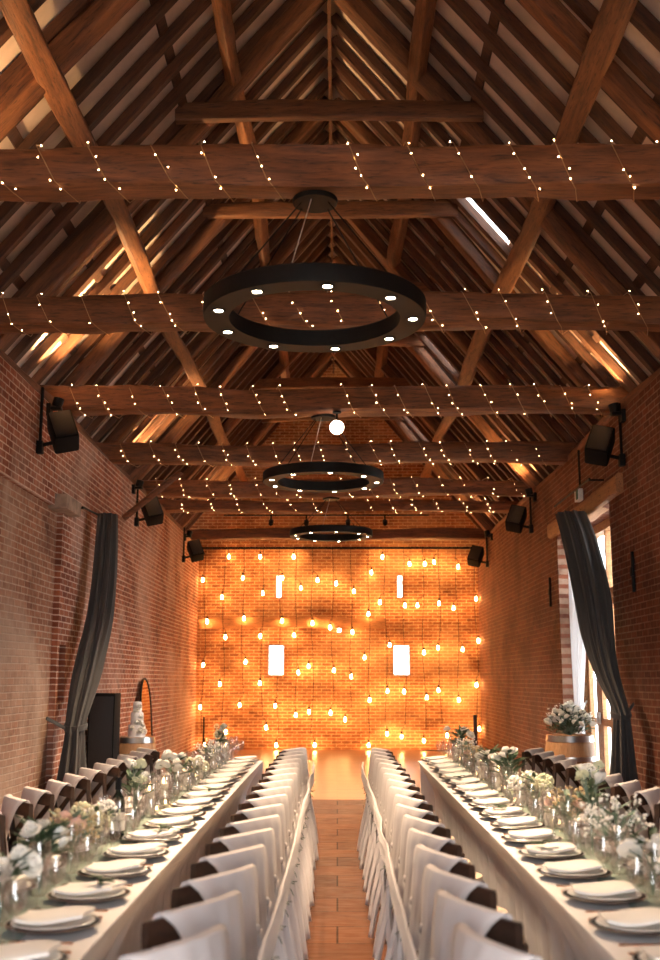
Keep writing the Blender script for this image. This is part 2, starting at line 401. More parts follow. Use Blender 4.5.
tb = MB(); [tb.box((0, -hw+.12+k*(2*hw-.24)/4, 3.2), (.08, .06, .82)) for k in (1,2,3)]; tb.build('fanlight_bar', M['paleoak'], dr, False)

def beam_mesh(L, w, h, seed, rough=.02, camber=0.0, n=40, taper=0.0):
    rnd = random.Random(seed); ph = [rnd.uniform(0, 9) for _ in range(4)]
    mb = MB(); K = 20
    def fn(u, v):
        x = (u-.5)*L; a = 2*PI*v
        e = .38
        c, s = math.cos(a), math.sin(a)
        y = w/2*math.copysign(abs(c)**e, c); z = h/2*math.copysign(abs(s)**e, s)
        k = 1 + taper*(abs(2*u-1)**2)*-1
        nz = noise.noise(Vector((x*.7+ph[0], c*.8+ph[1], s*.8+seed)))*rough*2 + noise.noise(Vector((x*3+ph[2], c*2, s*2+seed)))*rough*.8
        y *= k*(1+nz/(w/2)); z *= k*(1+nz/(h/2))
        return Vector((x, y + .03*math.sin(x*.9+ph[3]), z + camber*(1-(2*u-1)**2) + .015*math.sin(x*1.3+ph[1])))
    g = mb.grid(fn, n, K)
    mb.bm.faces.new([g[0][j] for j in range(K)]); mb.bm.faces.new([g[-1][j] for j in range(K)][::-1])
    bmesh.ops.remove_doubles(mb.bm, verts=mb.bm.verts[:], dist=1e-5)
    return mb
# tie beams  (Y, bottom z, height, width, camber)
TIES = [(6.73,4.66,.27,.30,.05),(9.52,4.66,.285,.30,.04),(12.65,4.66,.30,.30,.0),(15.7,4.66,.28,.30,.0),(18.57,4.66,.28,.28,.0),(20.6,4.70,.20,.26,0),(24.5,4.66,.24,.3,.0)]
for i, (y, zb, hh, w, cb) in enumerate(TIES):
    o = beam_mesh(XR-XL+.5, w, hh, 10+i, .022, cb, 60, .08 if i < 2 else 0).build('tie_beam', M['oak'], loc=((XL+XR)/2, y, zb+hh/2))
    tag(o, '%s rough oak tie beam from the camera, spanning wall to wall' % rank(i), 'beam', 'tie beams', 'structure')
# rafters
rl = (3.62-.02)/math.cos(SL)
n_r = 47
ri = 0
rafters = []
for side in (-1, 1):
    mesh = None
    for i in range(n_r):
        y = 4.6 + .46*i
        if y > YE-.12: break
        wd = random.choice([.085,.095,.105,.115]); xm = RX + side*1.84
        o = MB().box((0,0,0), (rl, wd, .10), bev=.008)
        for v in o.bm.verts:
            v.co.y += noise.noise(Vector((v.co.x*2, i*3.1, side)))*.02; v.co.z += noise.noise(Vector((v.co.x*2, i*1.7, side+5)))*.012
        o = o.build('rafter', M['rafter'], smooth=False, loc=(xm, y + (random.uniform(-.04,.04) if i not in (16,17,28,29,40,41) else 0), zu(xm)+.12), rot=(0, side*SL, random.uniform(-.008,.008)))
        tag(o, 'dark oak rafter, %s from the camera on the %s slope' % (rank(i), 'cake-barrel' if side < 0 else 'door-side'), 'rafter', 'rafters', 'structure')
# principal rafters, collars, purlins, battens, wall plates, ridge board
TR = [7.9, 10.6, 13.0, 15.85, 18.3, 21.1, 23.9]
for i, y in enumerate(TR):
    for side in (-1, 1):
        L = 3.45/math.cos(SL); xm = RX+side*1.80
        o = beam_mesh(L, .20, .17, 50+i*2+side, .012, 0, 24).build('principal_rafter', M['oak'], loc=(xm, y, zu(xm)-.09), rot=(0, side*SL, 0))
        tag(o, 'thick principal rafter of the %s roof frame from the camera, %s slope' % (rank(i), 'cake-barrel' if side < 0 else 'door-side'), 'rafter', 'principal rafters', 'structure')
    if i:
        hwid = (9-7.25)/PIT+.12
        o = beam_mesh(2*hwid, .12, .20, 80+i, .008, .04, 20).build('collar_beam', M['oak'], loc=(RX, y-.15, 7.30)); tag(o, 'high oak collar beam of the %s roof frame from the camera' % rank(i), 'beam', 'collar beams', 'structure')
for side, x, w, z, nm in ((-1,-2.25,.19,0,'outer'),(1,2.05,.20,0,'outer'),(-1,-1.05,.14,0,'upper'),(1,.86,.15,0,'upper')):
    L = YE-4.2
    o = beam_mesh(L, w, w, 120+int(x*7), .014, 0, 90).build('purlin', M['oak'], loc=(x, 4.2+L/2-.05, zu(x)-w*.72), rot=(0,0,PI/2))
    o.rotation_euler = Euler((side*(SL-.35) if nm == 'outer' else side*SL, 0, PI/2)); tag(o, '%s oak purlin running along the %s roof slope' % (nm, 'cake-barrel' if side < 0 else 'door-side'), 'purlin', None, 'structure')
for side in (-1, 1):
    for k, x in enumerate((1.5, 2.62, 3.1)):
        xx = RX+side*x; L = YE-4.2
        o = MB().box((0,0,0), (.10, L, .03)).build('roof_batten', M['rafter'], smooth=False, loc=(xx, 4.2+L/2, zu(xx)+LO-.03), rot=(0, side*SL, 0))
        tag(o, 'thin batten above the rafters, %s below the ridge, %s slope' % (rank(k), 'cake-barrel' if side < 0 else 'door-side'), 'batten', None, 'structure')
    xw = XL-.12 if side < 0 else XR+.12
    o = beam_mesh(YE-3, .22, .12, 200+side, .008, 0, 60).build('wall_plate', M['oak'], loc=(xw, 3+(YE-3)/2, ZW+.05), rot=(0,0,PI/2)); tag(o, 'timber wall plate along the top of the %s wall' % ('cake-barrel' if side < 0 else 'doorway'), 'beam', None, 'structure')
o = MB().box((RX, 15, 8.98), (.04, YE-4.4, .26)).build('ridge_board', M['rafter'], smooth=False); tag(o, 'dark ridge board at the top of the roof', 'beam', None, 'structure')
# timber band let into the end wall, rail for the bulbs, lintel and pad stones
o = beam_mesh(4.35, .16, .25, 301, .03, 0, 40).build('wall_timber', M['walloak'], loc=(-1.05, YE-.03, 2.88)); tag(o, 'old timber let into the bulb wall', 'beam', None, 'structure')
o = MB().box((0, YE-.25, 4.60), (6.5, .05, .05)).build('trim_1', M['black'], smooth=False); tag(o, 'dark rail along the top of the bulb wall', 'rail', None, 'structure')
o = beam_mesh(4.3, .20, .24, 302, .012, 0, 40).build('lintel', M['paleoak'], loc=(XR+.03, 14.65, 3.80), rot=(0,0,PI/2)); tag(o, 'pale oak lintel over the glazed doorway', 'lintel', None, 'structure')
o = MB().box((XL+.03, 12.85, 3.60), (.22, .72, .17), bev=.012).build('pad_stone', M['stone']); tag(o, 'pale block jutting from the wall above the curtain on the cake-barrel side', 'pad stone', None, 'structure')

# ------------------------------------------------------------------ fairy lights
fb = MB().ball((0,0,0), .0042, 1)
fb_o = None
fairy_mesh = None
for bi, (y, zb, hh, w, cb) in enumerate(TIES[:6]):
    rnd = random.Random(90+bi); zc = zb+hh/2
    xlim = [2.25, 3.0, 3.15, 3.15, 3.1, 3.0][bi]
    st = thing('fairy_light_string', 'fairy light string wound around the %s tie beam from the camera' % rank(bi), 'fairy lights', (0, y, zb+hh), 0, 'fairy light strings')
    pts = []; bulbs = []
    pitch = [.34,.36,.33,.36,.38,.50][bi]; x = -xlim
    while x < xlim:
        cam = lambda xx: cb*(1-(2*(xx-(XL+XR)/2)/(XR-XL+.5))**2)
        if bi in (0,2,4) and -.52 < x < .05: x = .06; pts.append(Vector((x-.45, w/2+.03, .02))); pts.append(Vector((x, w/2+.03, .02)))
        p = pitch*rnd.uniform(.8, 1.2); hw_ = w/2+.022; h2 = hh/2+.022
        lean = rnd.uniform(.10,.16)
        loop = [(0, .0, h2), (.02, -hw_*.6, h2), (lean*.15, -hw_, h2*.75), (lean*.45, -hw_, h2*.2), (lean*.75, -hw_, -h2*.35), (lean, -hw_, -h2*.8), (lean+.05, -hw_*.55, -h2), (lean+.1, hw_*.6, -h2), (p*.75, hw_, -h2*.5), (p*.85, hw_, h2*.6), (p*.95, hw_*.5, h2)]
        for k, (dx, dy, dz) in enumerate(loop):
            q = Vector((x+dx, dy, dz-hh/2+cam(x+dx))); pts.append(q)
            if k in (1, 3, 4, 5, 6) and rnd.random() < .82: bulbs.append(q + Vector((rnd.uniform(-.03,.03), -.012, rnd.uniform(-.015,.015))))
        x += p
    MB().tube(pts, .0028, 4).build('wire', M['wire'], st)
    for q in bulbs[:98]:
        if fairy_mesh is None:
            o = fb.build('bulb', M['fairy'], st); fairy_mesh = o
        else:
            o = fairy_mesh.copy(); C.objects.link(o); o.parent = st
        o.location = q

# ------------------------------------------------------------------ chandeliers
def chandelier(i, x, y, zr, ztop):
    t = thing('chandelier', '%s large black ring chandelier from the camera, hanging under a tie beam' % rank(i), 'chandelier', (x, y, ztop), 0, 'ring chandeliers')
    d = zr-ztop
    MB().lathe([(0,0),(.143,0),(.148,-.010),(.143,-.035),(0,-.04)], 28).build('canopy', M['black'], t)
    MB().lathe([(.545,d),(.705,d),(.71,d+.015),(.71,d+.105),(.70,d+.115),(.555,d+.115),(.545,d+.105)], 64, closed=True).build('ring', M['black'], t)
    for a in (35, 152, 205, 257, 330):
        c, s = math.cos(R(a)), math.sin(R(a))
        pts = [(.10*c + (.60-.10)*c*k/8, .10*s+(.60-.10)*s*k/8, -.045+(d+.16)*k/8) for k in range(9)]
        m = MB().tube(pts, .0035 if a == 257 else .005, 5)
        m.build('cable', M['flex'] if a == 257 else M['black'], t)
    for k in range(9):
        a = R(-2+40*k); c, s = math.cos(a)*.625, math.sin(a)*.625
        l = MB().lathe([(.034,d+.02),(.044,d+.004),(.044,d-.006),(.034,d-.006)], 14, (c,s,0), closed=True).build('lamp_rim', M['black'], t)
        MB().lathe([(0,d-.003),(.027,d-.002),(.027,d+.015),(0,d+.015)], 14, (c,s,0)).build('lamp', M['lamp'], l)
        L = bpy.data.lights.new('downlight', 'SPOT'); L.energy = SPOT_W; L.color = (1,.73,.48); L.spot_size = R(125); L.spot_blend = .8; L.shadow_soft_size = .03
        lo = bpy.data.objects.new('downlight', L); C.objects.link(lo); lo.parent = l; lo.location = (c, s, d-.02)
SPOT_W = 135
for i, (x, y, zr, zt) in enumerate([(-.14,6.73,3.83,4.655),(-.16,12.72,3.85,4.655),(-.10,18.7,3.98,4.655)]): chandelier(i, x, y, zr, zt)
g = thing('globe_lamp', 'round glowing globe lamp under the third tie beam', 'lamp', (0, 12.50, 4.655))
MB().lathe([(0,0),(.05,0),(.05,-.02),(.012,-.03),(.012,-.10),(.03,-.10),(.03,-.12),(0,-.12)], 16).build('stem', M['black'], g)
MB().ball((0,0,-.19), .083, 3).build('globe', M['globe'], g)
# spotlights on a thin track
tr = MB().box((-.2, 0, -.012), (3.9, .03, .024)).build('track_rail', M['black'], smooth=False, loc=(0, 20.7, 4.662)); tag(tr, 'thin black lighting track under the sixth tie beam', 'track')
def spot():
    t = thing('track_spotlight', '', 'spotlight', (0,0,0), 0, 'track spotlights')
    MB().box((0,0,-.03), (.03,.03,.06)).build('bracket', M['black'], t, False)
    MB().lathe([(0,0),(.03,0),(.045,.03),(.045,.15),(.035,.16),(0,.16)], 14).build('head', M['blackplastic'], t, loc=(0,.02,-.09), rot=(R(120),0,0)); return t
sp = Proto(spot())
for k, x in enumerate((-1.25,-.58,.21,.91)): sp.put((x, 20.7, 4.638), 0, 'small black spotlight, %s from the cake-barrel side along the track' % rank(k))

# ------------------------------------------------------------------ uplights on the wall tops
def uplight(x, y, side, k, watt):
    t = thing('uplight', '%s small floodlight from the camera at the top of the %s wall' % (rank(k), 'cake-barrel' if side < 0 else 'doorway'), 'uplight', (x, y, ZW-.10), 0, 'wall-top uplights')
    MB().box((0,0,.02), (.12,.10,.03), bev=.006).box((side*.08,0,.0), (.05,.12,.14)).build('bracket', M['black'], t)
    h = MB().lathe([(0,0),(.05,0),(.06,.02),(.06,.10),(.05,.105)], 16).build('head', M['black'], t, loc=(0,0,.04), rot=(0,-side*.25,0))
    MB().lathe([(0,.1),(.05,.1),(.05,.095),(0,.095)], 16).build('lens', M['upled'], h)
    L = bpy.data.lights.new('uplight_lamp','SPOT'); L.energy = watt; L.color = (1,.66,.30); L.spot_size = R(96); L.spot_blend = .9; L.shadow_soft_size = .05
    lo = bpy.data.objects.new('uplight_lamp', L); C.objects.link(lo); lo.parent = h; lo.location = (0,0,.13); lo.rotation_euler = (R(180),0,0)
for k, (y, w) in enumerate([(3.6,300),(7.6,330),(12.0,900),(17.2,700),(23.2,520)]): uplight(XL+.10, y, -1, k, w)  # the first two are out of view, added to light the near roof
for k, (y, w) in enumerate([(3.6,70),(7.8,60),(12.3,280),(18.0,260),(23.2,250)]): uplight(XR-.10, y, 1, k, w)  # here too the first two are unseen lamps added for the roof

# ------------------------------------------------------------------ hanging bulbs on the end wall
COLS = [(-3.06,[(-3.09,3.86),(-3.0,2.9),(-3.06,1.91),(-3.1,0.96),(-3.0,0.12)]),(-2.61,[(-2.52,4.4),(-2.66,3.46),(-2.57,2.54),(-2.68,1.48),(-2.53,0.41)]),(-2.17,[(-2.19,3.91),(-2.15,2.97),(-2.1,1.98),(-2.22,1.01)]),(-1.72,[(-1.79,4.4),(-1.71,3.55),(-1.77,2.57),(-1.75,1.5),(-1.61,0.51)]),(-1.34,[(-1.27,3.91),(-1.27,2.91),(-1.41,0.99),(-1.38,0.12)]),(-0.94,[(-1.01,4.4),(-0.84,3.67),(-0.99,2.59),(-0.89,1.74),(-0.96,0.79)]),(-0.57,[(-0.45,3.85),(-0.58,2.86),(-0.65,1.88),(-0.64,0.86),(-0.51,0.12)]),(-0.1,[(-0.02,3.77),(-0.16,2.76),(-0.09,1.79),(-0.15,0.84)]),(0.32,[(0.39,3.59),(0.33,2.66),(0.32,1.65),(0.14,0.69)]),(0.73,[(0.8,4.03),(0.74,3.07),(0.63,2.08),(0.74,1.12),(0.71,0.12)]),(1.12,[(1.06,4.39),(0.99,3.34),(1.21,2.36),(1.14,1.33),(1.13,0.37)]),(1.55,[(1.69,4.23),(1.57,3.27),(1.53,1.31),(1.46,0.31)]),(1.99,[(2.04,4.23),(1.86,3.27),(1.97,2.19),(2.03,1.18),(1.96,0.22)]),(2.36,[(2.26,4.27),(2.38,3.31),(2.34,2.3),(2.32,1.34),(2.49,0.34)]),(2.77,[(2.82,4.16),(2.69,3.21),(2.88,2.26),(2.75,1.13)]),(3.2,[(3.22,3.42),(3.22,2.46),(3.18,1.46),(3.22,0.48)])]     # cord x, then (x, height) of its bulbs
bulb_p = sock_p = None
rnd = random.Random(4)
for i, (x, zs) in enumerate(COLS):
    t = thing('hanging_bulb_string', 'hanging cord of glowing bulbs, %s from the cake-barrel corner of the end wall' % rank(i), 'bulb string', (x, YE-.25, 4.575), 0, 'hanging bulb strings')
    pts = []; top = 0.0; zl = min(z for _, z in zs)-4.575+.25
    for k in range(25):
        zz = zl*k/24; pts.append((.03*math.sin(zz*2.1+i*1.3)*min(1, -zz), 0, zz))
    MB().tube(pts, .006, 5).build('cord', M['blackplastic'], t)
    for j, (bx, z) in enumerate(zs):
        zz = z-4.575; sway = .03*math.sin(zz*2.1+i*1.3); dx = bx-x-sway; dx = math.copysign(max(.03, min(.16, abs(dx))), dx)
        s = MB().tube([(-dx,0,.20),(-dx*.6,0,.19),(-dx*.2,0,.16),(0,0,.10)], .006, 5)
        s.lathe([(0,.11),(.016,.11),(.02,.10),(.02,.045),(0,.045)], 10)
        so = s.build('socket', M['blackplastic'], t, loc=(pts[0][0]+dx+.03*math.sin(zz*2.1+i*1.3), 0, zz))
        if bulb_p is None: bulb_p = MB().lathe([(0,-.052),(.013,-.048),(.024,-.034),(.028,-.016),(.024,.01),(.016,.034),(.013,.05),(0,.05)], 12).build('bulb', M['bulb'], so)
        else:
            b = bulb_p.copy(); C.objects.link(b); b.parent = so

# ------------------------------------------------------------------ wall speakers
def speaker(i, side, y, z):
    x = XL if side < 0 else XR; s = -side
    t = thing('wall_speaker', '%s black speaker from the camera tilted down on the %s wall' % (rank(i), 'cake-barrel' if side < 0 else 'doorway'), 'speaker', (x, y, z), 0, 'wall speakers')
    MB().tube([(s*.03,0,.62),(s*.03,0,-.12)], .018, 8).build('pole', M['black'], t)
    MB().box((s*.03,0,-.05), (.07,.09,.14), bev=.01).tube([(s*.03,0,-.03),(s*.16,0,.0),(s*.22,-.02,.05)], .022, 8).build('bracket', M['black'], t)
    rot = Euler((R(-30), R(14)*-s, R(20)*s))
    b = MB().box((0,0,0), (.27,.26,.40), bev=.03).build('cabinet', M['blackplastic'], t, loc=(s*.28,-.02,.12), rot=rot)
    MB().box((0,-.135,0), (.22,.012,.35), bev=.004).build('grille', M['grille'], b)
    MB().tube([(0,.13,.1),(-.05*s,.17,.14),(-.1*s,.16,.05)], .007, 5).build('cable', M['blackplastic'], b)
for i, (y, z) in enumerate([(11.65,4.10),(17.5,4.12),(23.0,4.12)]): speaker(i, -1, y, z)
for i, (y, z) in enumerate([(12.4,4.10),(18.4,4.12),(23.9,4.10)]): speaker(i, 1, y, z)
b = tag(MB().tube([(XL+.05,16.3,3.95),(XL+.9,16.3,4.66)], .05, 8).build('corner_brace', M['oak']), 'dark diagonal timber brace beside the speaker above the cake barrel', 'brace', None, 'structure')

# ------------------------------------------------------------------ curtains
def curtain(name, label, x, rows, folds, mat, tie=None, seed=0, dpt=1.0):
    """a gathered curtain: rows (z, y, half width) of the bunch from the top down; deep flutes run down it"""
    t = thing(name, label, 'curtain', (x, 0, 0))
    def at(v):
        k = v*(len(rows)-1); i = min(int(k), len(rows)-2); f = k-i
        p = [rows[max(i-1,0)], rows[i], rows[i+1], rows[min(i+2,len(rows)-1)]]
        return [.5*(2*p[1][c]+(p[2][c]-p[0][c])*f+(2*p[0][c]-5*p[1][c]+4*p[2][c]-p[3][c])*f*f+(3*p[1][c]-p[0][c]-3*p[2][c]+p[3][c])*f**3) for c in range(3)]
    def fn(u, v):
        z, y, w = at(v); a = 2*PI*u
        n_ = noise.noise(Vector((math.cos(a)*1.5, math.sin(a)*1.5, v*2.5+seed)))
        c_ = math.cos(folds*a+seed+.8*math.sin(v*3+seed)+n_*1.5)
        r = 1+.20*math.copysign(abs(c_)**.75, c_)+.09*math.cos((folds*2+3)*a+v*2)+.12*n_
        return Vector((w*dpt*r*math.cos(a), y+w*1.35*r*math.sin(a), max(.015, z)))
    MB_ = MB(); g = MB_.grid(fn, folds*18, 60, True); MB_.bm.faces.new([q[0] for q in g]); MB_.build('drape', mat, t)
    if tie:
        zc, yc, r, arm = tie
        lp = [(r*1.22*dpt*math.cos(a), yc+r*1.62*math.sin(a), zc+.03*math.sin(a)) for a in [2*PI*k/24 for k in range(24)]]
        MB().tube(lp, .014, 6, True, 2.6).tube([(arm*r*.9, yc-r*1.2*(1 if arm < 0 else -1), zc-.02), (arm*.17, yc-r*1.6-(.12 if arm < 0 else -.38), zc+.05), (arm*.24, yc-r*1.6-(.22 if arm < 0 else -.5), zc+.1)], .010, 6, flat=2.2).build('tieback', mat, t)
    return t
CURL = [(3.70,14.22,.105),(3.05,14.15,.128),(2.42,13.95,.142),(1.94,13.58,.145),(1.57,13.28,.135),(1.08,12.86,.095),(.88,12.82,.10),(.4,12.75,.145),(.02,12.72,.165)]
CURR = [(3.70,14.15,.165),(3.28,13.68,.175),(2.60,13.15,.172),(2.07,12.9,.15),(1.66,12.58,.115),(1.25,12.03,.075),(1.12,12.0,.075),(.45,12.05,.125),(.02,12.05,.14)]
curtain('curtain', 'grey curtain tied back beside the black cabinet and cake barrel', XL+.26, CURL, 8, M['curtain'], (1.05, 12.86, .10, -1), 1)
curtain('curtain', 'dark grey curtain tied back across the glazed doorway', XR-.27, CURR, 10, M['curtain'], (1.21, 12.03, .08, 1), 2)
curtain('sheer_curtain', 'sheer white curtain hanging at the far side of the glazed doorway', XR+.13, [(3.5,15.75,.09),(2.4,15.8,.09),(1.25,15.95,.05),(1.1,15.95,.05),(.02,15.85,.08)], 6, M['sheer'], (1.2, 15.95, .05, 1), 3)
o = MB().tube([(XL+.18,13.1,3.62),(XL+.18,14.0,3.66)], .014, 8); o.tube([(XL+.0,13.25,3.63),(XL+.18,13.25,3.63)], .012, 6); tag(o.build('curtain_rail', M['black']), 'thin black rail holding the curtain beside the cake barrel', 'curtain rail')
o = MB().tube([(XR-.20,13.3,4.0),(XR-.20,15.5,4.0)], .014, 8); o.tube([(XR+.0,13.4,4.0),(XR-.20,13.4,4.0)], .012, 6); tag(o.build('curtain_rail', M['black']), 'thin black rail holding the curtain across the doorway', 'curtain rail')
es = thing('exit_box', 'small green box on a black conduit above the doorway curtain', 'sign box', (XR, 14.6, 3.95))
MB().box((-.05,0,.06), (.07,.22,.16), bev=.008).build('box', M['plaque'], es); MB().box((-.09,-.06,.06), (.012,.09,.13)).build('face', M['green_sign'], es, False); MB().tube([(-.03,0,.14),(-.03,0,.68)], .015, 6).build('conduit', M['black'], es)
# wall-tie irons on the right wall
for k, (y, z, h) in enumerate([(12.2,2.75,.45),(17.0,2.9,.45)]):
    o = MB().box((XR-.02, y, z), (.03, .05, h), bev=.008).box((XR-.03, y, z), (.03, .10, .10), bev=.01).build('wall_tie', M['black']); tag(o, ('black iron wall tie nearer the camera' if k == 0 else 'black iron wall tie beyond the doorway')+' on the shaded brick wall', 'wall tie', 'wall ties')

# ------------------------------------------------------------------ barrels, cake, mirror, cabinet
def barrel(label, loc, r0, H):
    t = thing('barrel', label, 'barrel', loc); seg = 40
    rr = lambda z: r0*(.86+.14*(1-(2*z/H-1)**2))
    m = MB(); m.lathe([(0,0)]+[(rr(H*k/14), H*k/14) for k in range(15)]+[(rr(H)-.02,H),(rr(H)-.02,H-.02),(0,H-.02)], seg)
    for v in m.bm.verts:
        a = math.atan2(v.co.y, v.co.x); l = math.hypot(v.co.x, v.co.y)
        if l > .1:
            f = 1-.006*abs(math.sin(a*10)); v.co.x *= f; v.co.y *= f
    m.build('staves', M['barrel'], t)
    for z, h in ((H-.075,.07),(H*.68,.05),(H*.32,.05),(.005,.07)):
        MB().lathe([(rr(z)+.001,z),(rr(z)+.006,z),(rr(z+h)+.006,z+h),(rr(z+h)+.001,z+h)], seg, closed=True).build('hoop', M['steel'], t)
    return t
barrel('oak barrel with steel hoops carrying the white cake', (-2.74,15.2,0), .315, .82)
barrel('oak barrel with steel hoops carrying the white flowers by the doorway', (2.80,13.6,0), .315, .92)
# rose bloom mesh
def petals(mb, c, r, seed, rows=((4,.38,1.15),(5,.66,.8),(7,.98,.42),(8,1.2,.12))):
    rnd = random.Random(seed); c = Vector(c)
    mb.ball(c+Vector((0,0,r*.05)), r*.5, 2, (1,1,1))
    for n, rad, up in rows:
        o = rnd.uniform(0, 6)
        for k in range(n):
            a = o+2*PI*k/n; ca, sa = math.cos(a), math.sin(a)
            def fn(u, v):
                w = (u-.5)*1.5*r*(.55+.45*math.sin(PI*min(v*.8+.15,1))); q = rad*r*(.25+.75*math.sin(v*1.5)); zz = -r*.45+v*r*(up*.95)
                q += -.25*abs(u-.5)*r
                if v > .8: q += .06*r
                return c+Vector((ca*q-sa*w, sa*q+ca*w, zz))
            mb.grid(fn, 4, 3)
def leaf(mb, base, d, L, W, up=Vector((0,0,1)), curl=.2):
    d = Vector(d).normalized(); s = d.cross(up); s = s.normalized() if s.length > 1e-3 else Vector((1,0,0)); n = s.cross(d)
    def fn(u, v):
        w = W*math.sin(PI*min(1, v*.94+.03))**.8*(u-.5); return Vector(base)+d*L*v+s*w+n*(abs(u-.5)*W*.35 - curl*L*v*v)
    mb.grid(fn, 2, 5)
cake = thing('wedding_cake', 'white tiered cake with flowers standing on the barrel', 'cake', (-2.70,15.17,.806))
MB().lathe([(0,0),(.15,0),(.15,.012),(0,.012)], 28).build('cake_board', M['china'], cake)
for r, z0, z1 in ((.115,.012,.175),(.085,.175,.335),(.058,.335,.475)):
    MB().lathe([(0,z0),(r,z0),(r+.002,z0+.01),(r,z1-.015),(r-.012,z1),(0,z1)], 28).build('tier', M['icing'], cake)
for k, (a, z, r, s) in enumerate([(-60,.10,.12,.05),(-40,.17,.11,.045),(-75,.2,.10,.05),(-20,.09,.13,.036),(-45,.28,.085,.04),(-95,.36,.07,.035),(-60,.42,.055,.038),(-110,.14,.115,.04)]):
    m = MB(); petals(m, (0,0,0), s, k); m.build('sugar_flower', M['petal'], cake, loc=(r*math.cos(R(a)), r*math.sin(R(a)), z), rot=(R(60)*-math.sin(R(a)), R(60)*math.cos(R(a)), 0))
mi = thing('arched_mirror', 'tall arched mirror leaning on the wall past the cake barrel', 'mirror', (XL+.17,18.5,0.01), 0)
def arch(w, h, y):
    return [(-w/2,y,0.0)]+[(w/2*math.cos(PI-PI*k/16), y, h-w/2+w/2*math.sin(PI-PI*k/16)) for k in range(17)]+[(w/2,y,0.0)]
m = MB(); m.tube([Vector(p) for p in arch(.96,1.58,0)], .02, 8); m.tube([(-.48,0,.01),(.48,0,.01)], .02, 8); fo = m.build('frame', M['black'], mi, rot=(R(-5),0,R(-90)))
fo.rotation_euler = Euler((R(-4),0,R(90)))
m = MB(); pa = arch(.94,1.57,0)
m.face([(p[0],-.006,p[2]) for p in pa]); m.face([(p[0],.006,p[2]) for p in pa]); m.build('glass', M['mirror'], mi, False).rotation_euler = Euler((R(-4),0,R(90)))
cb = thing('black_cabinet', 'tall matt black cabinet against the wall behind the tied curtain', 'cabinet', (-3.03,14.62,0))
MB().box((0,0,.70), (.34,.40,1.40), bev=.01).build('body', M['blackplastic'], cb); MB().box((0,-.205,.72), (.30,.012,1.28)).build('door', M['grille'], cb, False)

# ------------------------------------------------------------------ tables, cloths
YT0, YT1, ZT = 2.7, 11.55, .755
TAB = {'L': (-1.48,-.76), 'R': (.82,1.54)}
SIDE = {'L': 'cake-side', 'R': 'door-side'}
for k in 'LR':
    x0, x1 = TAB[k]; xc = (x0+x1)/2
    t = thing('banquet_table', 'long banquet table under the white cloth on the %s of the aisle' % ('cake-barrel side' if k == 'L' else 'doorway side'), 'table', (xc, (YT0+YT1)/2, 0), 0, 'banquet tables')
    MB().box((0,0,ZT-.02), (x1-x0-.14, YT1-YT0-.12, .03)).build('tabletop', M['paleoak'], t, False)
    for yy in (-4.1,-1.5,1.5,4.1):
        for sx in (-1,1): MB().tube([(sx*.07,yy,0),(sx*.07,yy,ZT-.035)], .022, 8).build('leg', M['darkwood'], t)
    # cloth
    m = MB(); P = []; nx, ny = 26, 300
    for i in range(ny): P.append((x1, YT0+(YT1-YT0)*i/ny, 1, 0))
    for i in range(nx): P.append((x1+(x0-x1)*i/nx, YT1, 0, 1))
    for i in range(ny): P.append((x0, YT1+(YT0-YT1)*i/ny, -1, 0))
    for i in range(nx): P.append((x0+(x1-x0)*i/nx, YT0, 0, -1))
    rows = [0,.012,.04,.10,.2,.3,.45,.6,.73]; rings = []
    for j, d in enumerate(rows):
        ring = []
        for i, (px, py, ax, ay) in enumerate(P):
            s = i*.0293
            fold = (math.sin(s*19+3*noise.noise(Vector((s*.6,k=='L',0))))*.6+math.sin(s*43)*.25+noise.noise(Vector((s*2.1,5,0)))*.8)*.035*min(1,d/.35)
            ins = (.16*min(1, d/.28)+.06*min(1,d/.7)) if ax else -.05*d
            off = fold-ins+(.006 if d > 0 else 0)
            dz = .006 if j == 0 else 0
            ring.append(m.bm.verts.new((px-xc+ax*off, py-(YT0+YT1)/2+ay*off, -d+dz*0)))
        rings.append(ring)
    n = len(P)
    for j in range(len(rows)-1):
        for i in range(n): m.bm.faces.new((rings[j][i], rings[j][(i+1)%n], rings[j+1][(i+1)%n], rings[j+1][i]))
    m.bm.faces.new(rings[0])
    o = m.build('tablecloth', M['white'], loc=(xc, (YT0+YT1)/2, ZT+.004)); tag(o, 'white pleated tablecloth covering the long table on the %s of the aisle' % ('cake-barrel side' if k == 'L' else 'doorway side'), 'tablecloth', 'white tablecloths')
    m = MB(); m.grid(lambda u, v: Vector(((u-.5)*.26+.012*math.sin(v*40), (v-.5)*(YT1-YT0-.1), .0035*math.sin(v*90)+.006)), 6, 160)
    o = m.build('table_runner', M['runner'], loc=(xc, (YT0+YT1)/2, ZT+.004)); tag(o, 'sage green runner along the middle of the %s table' % SIDE[k], 'table runner', 'table runners')
ZS = ZT+.006

